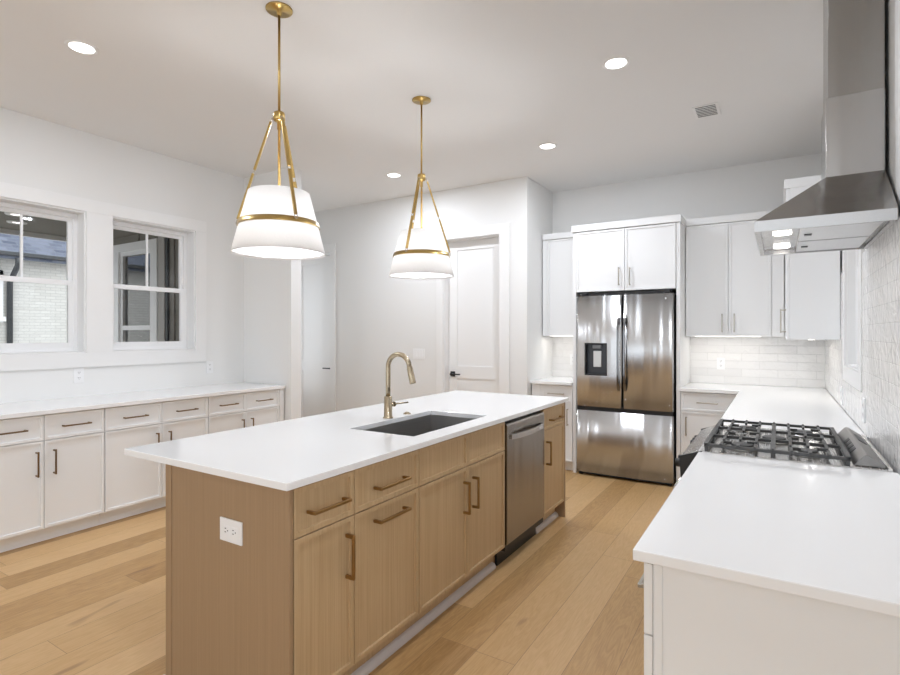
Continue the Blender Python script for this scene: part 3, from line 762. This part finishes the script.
MB().box(0.03, 0.10, 0.03, 0.09, 1.786, 1.812, 0.004).box(FW-0.10, FW-0.03, 0.03, 0.09, 1.786, 1.812, 0.004).box(0.10, FW-0.10, 0.07, 0.12, 1.776, 1.815).build('hinge_cover', MBLK, fr)
for x in (0.04, FW-0.04): MB().lathe([(0.022, 0.0), (0.022, 0.02), (0.012, 0.022), (0.012, 0.044)], cx=x, cy=0.06, n=14).build('foot', MBLK, fr)
for xc in (FW/2-0.030, FW/2+0.030):
    m = MB(); pp = []
    for k in range(21):
        u = k/20; pp.append((xc, -0.006-0.048*min(1, math.sin(PI*u)*1.8)**0.7, 0.862+u*(1.592-0.862)))
    for p_, q_ in zip(pp, pp[1:]):
        m.bar(p_, q_, 0.026, 0.014)
    m.build('handle', stainless('handle_steel', (0.22, 0.22, 0.225), 0.25, brush_axis='z') if xc < FW/2 else bpy.data.materials['handle_steel'], fr)
dp = MB().box(HX0, HX0+0.012, 0.012, 0.07, HZ0, HZ1).box(HX1-0.012, HX1, 0.012, 0.07, HZ0, HZ1).box(HX0+0.012, HX1-0.012, 0.012, 0.07, HZ0, HZ0+0.012).box(HX0+0.012, HX1-0.012, 0.012, 0.07, HZ1-0.012, HZ1).build('dispenser', MBLK, fr)
MB().box(HX0+0.012, HX1-0.012, 0.058, 0.068, HZ0+0.012, HZ1-0.012).box(HX0+0.045, HX1-0.012, 0.040, 0.058, HZ0+0.012, HZ1-0.012, 0.003).build('recess', MDK, dp)
MB().box(0.165, 0.25, 0.018, 0.040, 1.262, 1.296, 0.004).build('spout', plain('grey_plastic', (0.16, 0.165, 0.17), 0.3), dp)
MB().box(0.170, 0.248, 0.030, 0.040, 1.080, 1.238, 0.004).build('paddle', plain('silver_paddle', (0.62, 0.62, 0.60), 0.35, 0.4), dp)
MB().box(FW-0.072, FW-0.062, 0.0085, 0.0105, 1.725, 1.745).build('badge', plain('badge_silver', (0.8, 0.8, 0.8), 0.3), fr)

# tall panels beside the fridge
YF = 5.25
tag(MB().box(-1.772, -1.738, YF, YB-0.002, 0, 2.43, 0.001).build('side_panel', MCAB), 'thin white panel between the refrigerator and the narrow counter', 'panel')
tag(MB().box(-0.795, -0.762, YF, YB-0.002, 0, 2.43, 0.001).build('side_panel', MCAB), 'tall white panel between the refrigerator and the corner counter', 'panel')
wf = 0.938
cabinet('wall_cabinet', 'white double-door cabinet above the refrigerator', 'cabinet', (-1.7355, YF+0.012, 0), 0, wf, YB-YF-0.016, 1.824, 2.43, MCAB, MNICK, [
    dict(k='door', x=(G, 0.478-G), z=(1.826, 2.425), h=('v', 0.478-0.05, 1.962, 0.165)),
    dict(k='door', x=(0.478+G, wf-G), z=(1.826, 2.425), h=('v', 0.478+0.052, 1.957, 0.165))])
tag(MB().box(-1.782, -0.752, YF-0.022, YB-0.002, 2.432, 2.498, 0.004).build('crown_moulding', MCAB), 'white flat crown moulding topping the refrigerator cabinet', 'moulding')

# uppers
YU = 5.57
LZ0, LZ1 = 1.383, 2.44
def uppers(label, x0, x1, fronts):
    return cabinet('wall_cabinet', label, 'cabinet', (x0, YU, 0), 0, x1-x0, YB-YU-0.003, LZ0, LZ1, MCAB, MNICK, fronts, crown=(LZ1+0.001, 2.505, -0.001))
w = 0.44
lc = uppers('white single-door wall cabinet squeezed between the pantry wall and the refrigerator', -2.215, -1.775, [
    dict(k='filler', x=(0, 0.055), z=(LZ0, LZ1-0.004), fw=0), dict(k='door', x=(0.058, w-G), z=(LZ0, LZ1-0.004), h=('v', w-0.045, 1.51, 0.165))])
MB().box(0.05, w-0.05, 0.07, 0.10, LZ0-0.003, LZ0-0.0005).build('light_strip', MLED, lc)
area('undercabinet_light', (0.22, 0.085, LZ0-0.012), (0, 0, 0), 0.3, 0.04, 0.5, (1, 0.96, 0.91), parent=lc)
w = 0.8045
rc = uppers('white wall cabinet with three fronts between the refrigerator and the range corner', -0.7595, 0.045, [
    dict(k='door', x=(0.003, 0.367-G), z=(LZ0, LZ1-0.004), h=('v', 0.367-0.05, 1.507, 0.165)),
    dict(k='door', x=(0.367+G, 0.710), z=(LZ0, LZ1-0.004), h=('v', 0.367+0.05, 1.507, 0.165)),
    dict(k='filler', x=(0.714, w), z=(LZ0, LZ1-0.004), fw=0)])
MB().box(0.08, 0.62, 0.07, 0.10, LZ0-0.003, LZ0-0.0005).build('light_strip', MLED, rc)
area('undercabinet_light', (0.35, 0.085, LZ0-0.012), (0, 0, 0), 0.6, 0.04, 0.75, (1, 0.96, 0.91), parent=rc)
# wall cabinet on the right wall (front faces -X)
wr = 5.545-4.487
rw = cabinet('wall_cabinet', 'white wall cabinet on the range wall, its bare side facing the hood', 'cabinet', (0.070, 5.545, 0), -PI/2, wr, W-0.070-0.012, 1.366, LZ1, MCAB, MNICK, [
    dict(k='door', x=(0.38, wr-0.001), z=(1.366, LZ1-0.004), h=('v', wr-0.06, 1.50, 0.165))], crown=(LZ1+0.001, 2.508, -0.0005))
MB().box(0.05, wr-0.10, 0.12, 0.15, 1.363, 1.3655).build('light_strip', MLED, rw)
area('undercabinet_light', (0.55, 0.135, 1.354), (0, 0, 0), 0.85, 0.03, 0.9, (1, 0.96, 0.91), parent=rw)

# base cabinets on the back wall
YBC = 5.262
def bbase(label, x0, x1, fronts):
    return cabinet('base_cabinet', label, 'cabinet', (x0, YBC, 0), 0, x1-x0, YB-YBC-0.003, 0.105, 0.882, MCAB, MNICK, fronts, toe=0.06)
bbase('white base cabinet with one drawer between the pantry wall and the refrigerator', -2.215, -1.774, [
    dict(k='filler', x=(0, 0.10), z=(0.108, 0.876), fw=0),
    dict(k='drawer', x=(0.104, 0.439), z=(0.708, 0.876), h=('h', 0.272, 0.792, 0.165)),
    dict(k='door', x=(0.104, 0.439), z=(0.108, 0.704), h=('v', 0.395, 0.56, 0.165))])
bbase('white base cabinet with one drawer beside the refrigerator, in the range corner', -0.7595, -0.27, [
    dict(k='drawer', x=(G, 0.45), z=(0.708, 0.876), h=('h', 0.225, 0.790, 0.165)),
    dict(k='door', x=(G, 0.45), z=(0.108, 0.704), h=('v', 0.05, 0.57, 0.165))])
tag(MB().box(-2.228, -1.774, 5.21, YB-0.011, 0.884, CT, 0.003).build('countertop', MQ), 'short white quartz countertop between the pantry wall and the refrigerator', 'countertop')

# ------------------------------------------------------------------ range wall
RX = -0.242    # carcass front; fronts reach -0.262
RY0, RY1 = 2.435, 3.197
cabinet('base_cabinet', 'white base cabinet behind the white end panel, on the camera side of the range', 'cabinet', (RX, RY0-0.003, 0), -PI/2, RY0-0.003-1.29, W-RX-0.012, 0.105, 0.886, MCAB, MNICK, [
    dict(k='drawer', x=(G, 0.73-G), z=(0.720, 0.880), h=('h', 0.365, 0.775, 0.165)), dict(k='drawer', x=(0.73+G, 1.160), z=(0.720, 0.880), h=('h', 0.965, 0.775, 0.165)),
    dict(k='door', x=(G, 0.73-G), z=(0.108, 0.716), h=('v', 0.67, 0.57, 0.165)), dict(k='door', x=(0.73+G, 1.160), z=(0.108, 0.716), h=('v', 0.79, 0.57, 0.165))], toe=0.06)
ep = thing('end_panel', 'white end panel with a thin raised edge closing the range counter, foreground', 'panel', (RX, 1.27, 0))
ep['label'] = 'white end panel with a thin raised edge below the open end of the range counter'
MB().box(0.0, W-RX-0.012, 0.004, 0.018, 0, 0.886).build('panel', MCAB, ep)
MB().box(0.004, 0.020, 0.0, 0.004, 0, 0.886, 0.001).build('edge_strip', MCAB, ep)
cabinet('base_cabinet', 'white base cabinet beyond the range, under the corner counter', 'cabinet', (RX, 5.24, 0), -PI/2, 5.24-RY1-0.003, W-RX-0.012, 0.105, 0.882, MCAB, MNICK, [
    dict(k='drawer', x=(1.2+G, 2.03), z=(0.708, 0.876), h=('h', 1.62, 0.79, 0.165)), dict(k='door', x=(1.2+G, 2.03), z=(0.108, 0.704), h=('v', 1.26, 0.57, 0.165)),
    dict(k='filler', x=(0.03, 1.2-G), z=(0.108, 0.876), fw=0)], toe=0.06)
tag(MB().box(-0.283, W-0.011, 1.253, RY0-0.002, 0.888, CT, 0.003).build('countertop', MQ), 'white quartz countertop in the foreground between the open end and the range', 'countertop')
bpy.data.objects['countertop.002']['label'] = 'white quartz countertop between the open cabinet end and the gas range'
m = MB().prism([(-0.283, RY1+0.002), (W-0.011, RY1+0.002), (W-0.011, YB-0.011), (-0.7605, YB-0.011), (-0.7605, 5.21), (-0.283, 5.21)], 'z', 0.884, CT, 0.003)
tag(m.build('countertop', MQ), 'L-shaped white quartz countertop filling the corner beyond the range', 'countertop')

# gas range
rg = thing('gas_range', 'stainless gas range with black iron grates set into the white counter', 'range', (0, (RY0+RY1)/2, 0))
HR = (RY1-RY0)/2-0.002
MB().box(-0.285, 0.34, -HR, HR, 0.09, 0.895).box(-0.25, 0.30, -HR+0.02, HR-0.02, 0.0, 0.09).build('body', MSS, rg)
MB().box(-0.285, 0.335, -HR, HR, 0.896, 0.918, 0.002).build('cooktop', stainless('cooktop_steel', (0.62, 0.61, 0.60), 0.25, brush_axis='y'), rg)
cp = MB().prism([(-0.286, 0.916), (-0.286, 0.80), (-0.348, 0.80), (-0.354, 0.885)], 'y', -HR+0.010, HR-0.010, 0.001).build('control_panel', MSS, rg)
for s in (-1, 1):
    MB().prism([(-0.270, 0.918), (-0.270, 0.795), (-0.352, 0.795), (-0.358, 0.887)], 'y', s*HR-(0.011 if s > 0 else -0.0), s*HR+(0.011 if s < 0 else 0.0)).build('end_cap', MBLK, rg)
nrm = Vector((-1, 0, -0.06)).normalized()
for ky in (-0.31, -0.235, 0.16, 0.235, 0.31):
    c = Vector((-0.351, ky, 0.845))
    MB().tube([c-nrm*0.002, c+nrm*0.006, c+nrm*0.008, c+nrm*0.028, c+nrm*0.031], 0.02, 18, rads=[0.026, 0.026, 0.020, 0.018, 0.015]).build('knob', MBLK, rg)
MB().box(-0.325, -0.286, -HR+0.004, HR-0.004, 0.22, 0.79, 0.003).build('oven_door', MSS, rg)
MB().box(-0.327, -0.324, -0.27, 0.27, 0.36, 0.64).build('oven_window', MBGLASS, rg)
hb = MB().cyl((-0.378, 0, 0.735), 'y', 0.011, 0.68, 14)
for s in (-1, 1): hb.box(-0.386, -0.324, s*0.31-0.010, s*0.31+0.010, 0.724, 0.746, 0.002)
hb.build('oven_handle', MSS, rg)
MB().box(-0.318, -0.286, -HR+0.004, HR-0.004, 0.10, 0.212, 0.002).build('warming_drawer', MSS, rg)
# rear vent riser
MB().prism([(0.238, 0.918), (0.272, 0.958), (0.280, 0.961), (0.333, 0.928), (0.333, 0.918)], 'y', -HR+0.03, HR-0.03, 0.002).build('vent_riser', stainless('riser_steel', (0.25, 0.24, 0.23), 0.38, brush_axis='y'), rg)
for k in range(4):
    y = -0.14 + 0.07*k
    MB().bar((0.2465, y, 0.9285), (0.2645, y, 0.9497), 0.046, 0.003).build('vent_slot', MBLK, rg)
MB().bar((0.290, 0.10, 0.9555), (0.318, 0.10, 0.938), 0.17, 0.003).build('vent_grille', MBLK, rg)
MB().box(0.335, 0.349, -HR, HR, 0.88, 0.925, 0.001).build('rear_trim', MSS, rg)
# burners
def burner(x, y, r):
    b_ = MB().lathe([(r*1.35, 0.919), (r*1.3, 0.924), (r, 0.926), (r*0.98, 0.932), (0.004, 0.932)], cx=x, cy=y, n=28).build('burner', plain('burner_alloy', (0.45, 0.44, 0.42), 0.4, 0.9) if 'burner_alloy' not in bpy.data.materials else bpy.data.materials['burner_alloy'], rg)
    MB().lathe([(r*0.9, 0.9325), (r*0.9, 0.938), (r*0.8, 0.941), (0.004, 0.942)], cx=x, cy=y, n=28).build('burner_cap', MIRON, b_)
for x, y, r in ((-0.13, -0.245, 0.048), (0.10, -0.245, 0.040), (-0.015, 0, 0.052), (-0.13, 0.245, 0.042), (0.10, 0.245, 0.046)): burner(x, y, r)
# grates: three sections
def grate(y0, y1, edge0, edge1):
    m = MB(); x0, x1 = -0.262, 0.228; zt = 0.949; bw, bh = 0.011, 0.012
    zc = zt-bh/2; st = (x1-x0)/8; yc = (y0+y1)/2
    for y, e in ((y0, edge0), (y1, edge1)):
        w_ = bw if e else 0.006
        yy = y + (w_/2 if y == y0 else -w_/2)
        m.bar((x0, yy, zc), (x1, yy, zc), w_, bh, 0.002)
    for x in (x0+bw/2, x1-bw/2, (x0+x1)/2): m.bar((x, y0, zc), (x, y1, zc), bw, bh, 0.003)
    for k in (1, 2, 3, 5, 6, 7):
        x = x0+st*k
        g = 0.052 if k in (2, 6) else 0.018
        m.bar((x, y0, zc), (x, yc-g, zc), 0.008, bh, 0.002); m.bar((x, y1, zc), (x, yc+g, zc), 0.008, bh, 0.002)
    for k in (1, 5):
        m.bar((x0+st*k, yc-0.018, zc), (x0+st*(k+0.55), yc-0.018, zc), 0.008, bh, 0.002)
        m.bar((x0+st*(k+1.45), yc+0.018, zc), (x0+st*(k+2), yc+0.018, zc), 0.008, bh, 0.002)
    for k in range(1, 8):
        for y in ([y1-0.004] if edge1 else []) + ([y0+0.004] if edge0 else []):
            m.box(x0+st*k-0.005, x0+st*k+0.005, y-0.006, y+0.006, zt-0.010, zt+0.005, 0.002)
    for x in (x0+0.008, (x0+x1)/2, x1-0.008):
        for y in (y0+0.008, y1-0.008): m.box(x-0.007, x+0.007, y-0.007, y+0.007, 0.918, zt-0.004, 0.002)
    m.build('grate', MIRON, rg)
for k in range(3):
    a_ = -HR+0.006 + k*0.2495
    grate(a_, a_+0.247, k == 0, k == 2)

# range hood
hd = thing('range_hood', 'stainless chimney range hood mounted above the gas range', 'range hood', (0, (RY0+RY1)/2, 0))
HH = 0.381; hx0, hx1 = -0.078, W-0.011
Z0, ZR, ZP = 1.810, 1.852, 2.050
m = MB(); bm = m.bm
# canopy: rim box walls + sloped top, open underneath
dX0, dX1, dY = 0.168, W-0.014, 0.140
def quad(*p):
    bm.faces.new([bm.verts.new(q) for q in p])
o = [(hx0, -HH), (hx1, -HH), (hx1, HH), (hx0, HH)]
tp = [(dX0, -dY), (dX1, -dY), (dX1, dY), (dX0, dY)]
for i in range(4):
    j = (i+1) % 4
    quad((*o[i], Z0), (*o[j], Z0), (*o[j], ZR), (*o[i], ZR))
    quad((*o[i], ZR), (*o[j], ZR), (*tp[j], ZP), (*tp[i], ZP))
quad(*[(*q, ZP) for q in tp])
t2 = 0.018
inn = [(hx0+t2, -HH+t2), (hx1-t2, -HH+t2), (hx1-t2, HH-t2), (hx0+t2, HH-t2)]
for i in range(4):
    j = (i+1) % 4
    quad((*o[j], Z0), (*o[i], Z0), (*inn[i], Z0), (*inn[j], Z0))
    quad((*inn[j], Z0), (*inn[i], Z0), (*inn[i], Z0+0.02), (*inn[j], Z0+0.02))
quad(*[(*q, Z0+0.02) for q in inn])
bmesh.ops.remove_doubles(bm, verts=bm.verts, dist=1e-5); bmesh.ops.recalc_face_normals(bm, faces=bm.faces)
m.build('canopy', MHOOD, hd)
MB().box(hx0-0.002, hx0-0.0003, -HH, HH, Z0, ZR).box(hx0, hx1-0.002, -HH-0.002, -HH-0.0003, Z0, ZR).build('rim_band', MHOODL, hd)
for s in (-1, 1):
    f_ = MB().box(0.075, hx1-0.035, s*0.178-0.165, s*0.178+0.165, Z0+0.004, Z0+0.018, 0.002).build('filter', MHOODL, hd)
    MB().box(0.092, 0.118, s*0.178-0.02, s*0.178+0.02, Z0+0.001, Z0+0.006, 0.001).build('latch', MDK, f_)
for s in (-1, 1):
    MB().lathe([(0.001, Z0+0.010), (0.034, Z0+0.010), (0.034, Z0+0.019)], cx=0.015, cy=s*0.20, n=24, caps=False).build('lamp', MLAMP, hd)
    area('hood_lamp', (0.015, s*0.20, Z0+0.006), (0, 0, 0), 0.06, 0.06, 0.7, (1, 0.96, 0.9), 'DISK', hd)
MB().box(dX0, dX1, -dY, dY, ZP-0.002, 2.375, 0.002).build('duct_cover', MHOOD, hd)
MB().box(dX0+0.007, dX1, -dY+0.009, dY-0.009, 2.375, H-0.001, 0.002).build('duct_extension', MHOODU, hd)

# ------------------------------------------------------------------ ceiling fixtures
def can(loc, label, power=17.5):
    r = thing('recessed_light', label, 'ceiling light', loc, 0, 'recessed ceiling lights')
    MB().lathe([(0.062, -0.003), (0.066, -0.006), (0.080, -0.006), (0.085, 0.0)], caps=False).build('trim_ring', MT, r)
    MB().lathe([(0.001, -0.0035), (0.0645, -0.0035)], caps=False).build('lens', MLAMP, r)
    area('recessed_lamp', (0, 0, -0.012), (0, 0, 0), 0.13, 0.13, power, (0.90, 0.96, 1.06), 'DISK', r)
    return r
can((-3.40, 1.49, H), 'glowing round recessed light in the ceiling above the window wall cabinets')
can((-0.837, 3.278, H), 'glowing round recessed light in the ceiling over the aisle by the range hood')
can((-1.717, 4.41, H), 'glowing round recessed light in the ceiling in front of the refrigerator cabinet')
can((-3.382, 4.381, H), 'glowing round recessed light in the ceiling in front of the hall doors')
can((-0.837, 0.95, H), 'round recessed light added out of view over the aisle beside the island corner', 11)  # extra ceiling light added outside the view to brighten the aisle
vt = thing('ceiling_vent', 'small white air vent with dark slots in the ceiling near the range hood', 'vent', (-0.448, 4.325, H))
vt['label'] = 'small white air vent with dark slots in the ceiling beside the range hood'
MB().box(-0.085, 0.085, -0.12, 0.12, -0.006, 0, 0.002).build('vent_frame', MT, vt)
MB().box(-0.066, 0.066, -0.10, 0.10, -0.0068, -0.0058).build('vent_opening', MSLOT, vt)
for k in range(7):
    y = -0.09+0.03*k
    MB().bar((-0.066, y, -0.010), (0.066, y, -0.010), 0.010, 0.003).build('slat', MT, vt)

def pendant(loc, label, a0):
    r = thing('pendant_light', label, 'pendant light', loc, 0, 'pendant lights over the island')
    zb, zt, zbd = 1.810-H, 2.118-H, 1.956-H
    rb, rt = 0.229, 0.150
    MB().lathe([(0.066, 0.0), (0.066, -0.006), (0.064, -0.008), (0.014, -0.009), (0.012, -0.03), (0.008, -0.034)], n=32).build('canopy', MBRASS, r)
    MB().cyl((0, 0, (-0.03+2.53-H)/2), 'z', 0.0065, (-0.03-(2.53-H)), 12).build('rod', MBRASS, r)
    zh = 2.50-H
    MB().lathe([(0.012, zh+0.028), (0.026, zh+0.026), (0.029, zh+0.018), (0.029, zh-0.012), (0.024, zh-0.018), (0.010, zh-0.02), (0.010, zh-0.06), (0.0065, zh-0.062), (0.0065, zt-0.02)], n=24).build('hub', MBRASS, r)
    m = MB(); n = 64
    prof = [(rb, zb), (rb-(rb-rt)*0.5, (zb+zt)/2), (rt, zt)]
    prof_in = [(p[0]-0.003, p[1]) for p in prof][::-1]
    m.lathe([(rb-0.003, zb)]+prof+prof_in, n=n, caps=False)
    m.build('shade', MSHADE, r)
    rr = rt+(rb-rt)*(zt-zbd)/(zt-zb)
    MB().lathe([(rr+0.010, zbd-0.012), (rr+0.0105-0.0078, zbd+0.014), (rr-0.0068+0.002, zbd+0.014), (rr+0.002, zbd-0.012), (rr+0.010, zbd-0.012)], n=64, caps=False).build('band', MBRASS, r)
    MB().lathe([(0.001, zb+0.012), (rb-0.010, zb+0.012)], n=48, caps=False).build('diffuser', MSHADE, r)
    MB().lathe([(0.001, zt-0.02), (0.017, zt-0.02), (0.017, zt-0.075), (0.020, zt-0.08), (0.026, zt-0.095), (0.022, zt-0.110), (0.001, zt-0.118)], n=20, caps=False).build('bulb', MLAMP, r)
    for k in range(3):
        an = a0+k*2*PI/3; u = Vector((math.cos(an), math.sin(an), 0))
        top = u*0.034+Vector((0, 0, zh-0.004)); bot = u*(rr+0.014)+Vector((0, 0, zbd+0.004))
        dv = (bot-top); dn = dv.normalized()
        mid = top+dv*0.515
        side = u.cross(Vector((0, 0, 1))).normalized()
        m = MB()
        def strap(p, q):
            n_ = side.cross(dn).normalized()
            vs = []
            for P_ in (p, q):
                for sx, sn in ((-1, -1), (1, -1), (1, 1), (-1, 1)):
                    vs.append(m.bm.verts.new(P_+side*0.007*sx+n_*0.0055*sn))
            fs = [m.bm.faces.new(vs[:4]), m.bm.faces.new(vs[4:])]
            for i in range(4): fs.append(m.bm.faces.new((vs[i], vs[(i+1) % 4], vs[4+(i+1) % 4], vs[4+i])))
            bmesh.ops.recalc_face_normals(m.bm, faces=fs)
        strap(top+dn*0.022, mid-dn*0.010); strap(mid+dn*0.010, bot-dn*0.020)
        m.build('strap', MBRASS, r)
        lk = MB()
        for c in (top+dn*0.010, mid, bot-dn*0.010):
            ring = []
            for q in range(13):
                ph = 2*PI*q/12
                ring.append(c+dn*0.014*math.cos(ph)+u.cross(dn).normalized()*0.008*math.sin(ph))
            lk.tube(ring, 0.002, 6, cap=False)
        lk.build('link', plain('nickel_link', (0.5, 0.45, 0.38), 0.3, 1.0) if 'nickel_link' not in bpy.data.materials else bpy.data.materials['nickel_link'], r)
    l = bpy.data.lights.new('pendant_bulb', 'POINT'); l.energy = 13; l.color = (0.95, 0.97, 1.0); l.shadow_soft_size = 0.05
    lo = bpy.data.objects.new('pendant_bulb', l); C.objects.link(lo); lo.parent = r; lo.location = (0, 0, (zb+zt)/2-0.02)
    return r
pendant((-2.151, 1.840, H), 'brass pendant with white drum shade over the island end that holds the outlet', math.radians(221.6))
pendant((-2.133, 3.078, H), 'brass pendant with white drum shade over the island past the faucet, before the pantry door', math.radians(34.7))
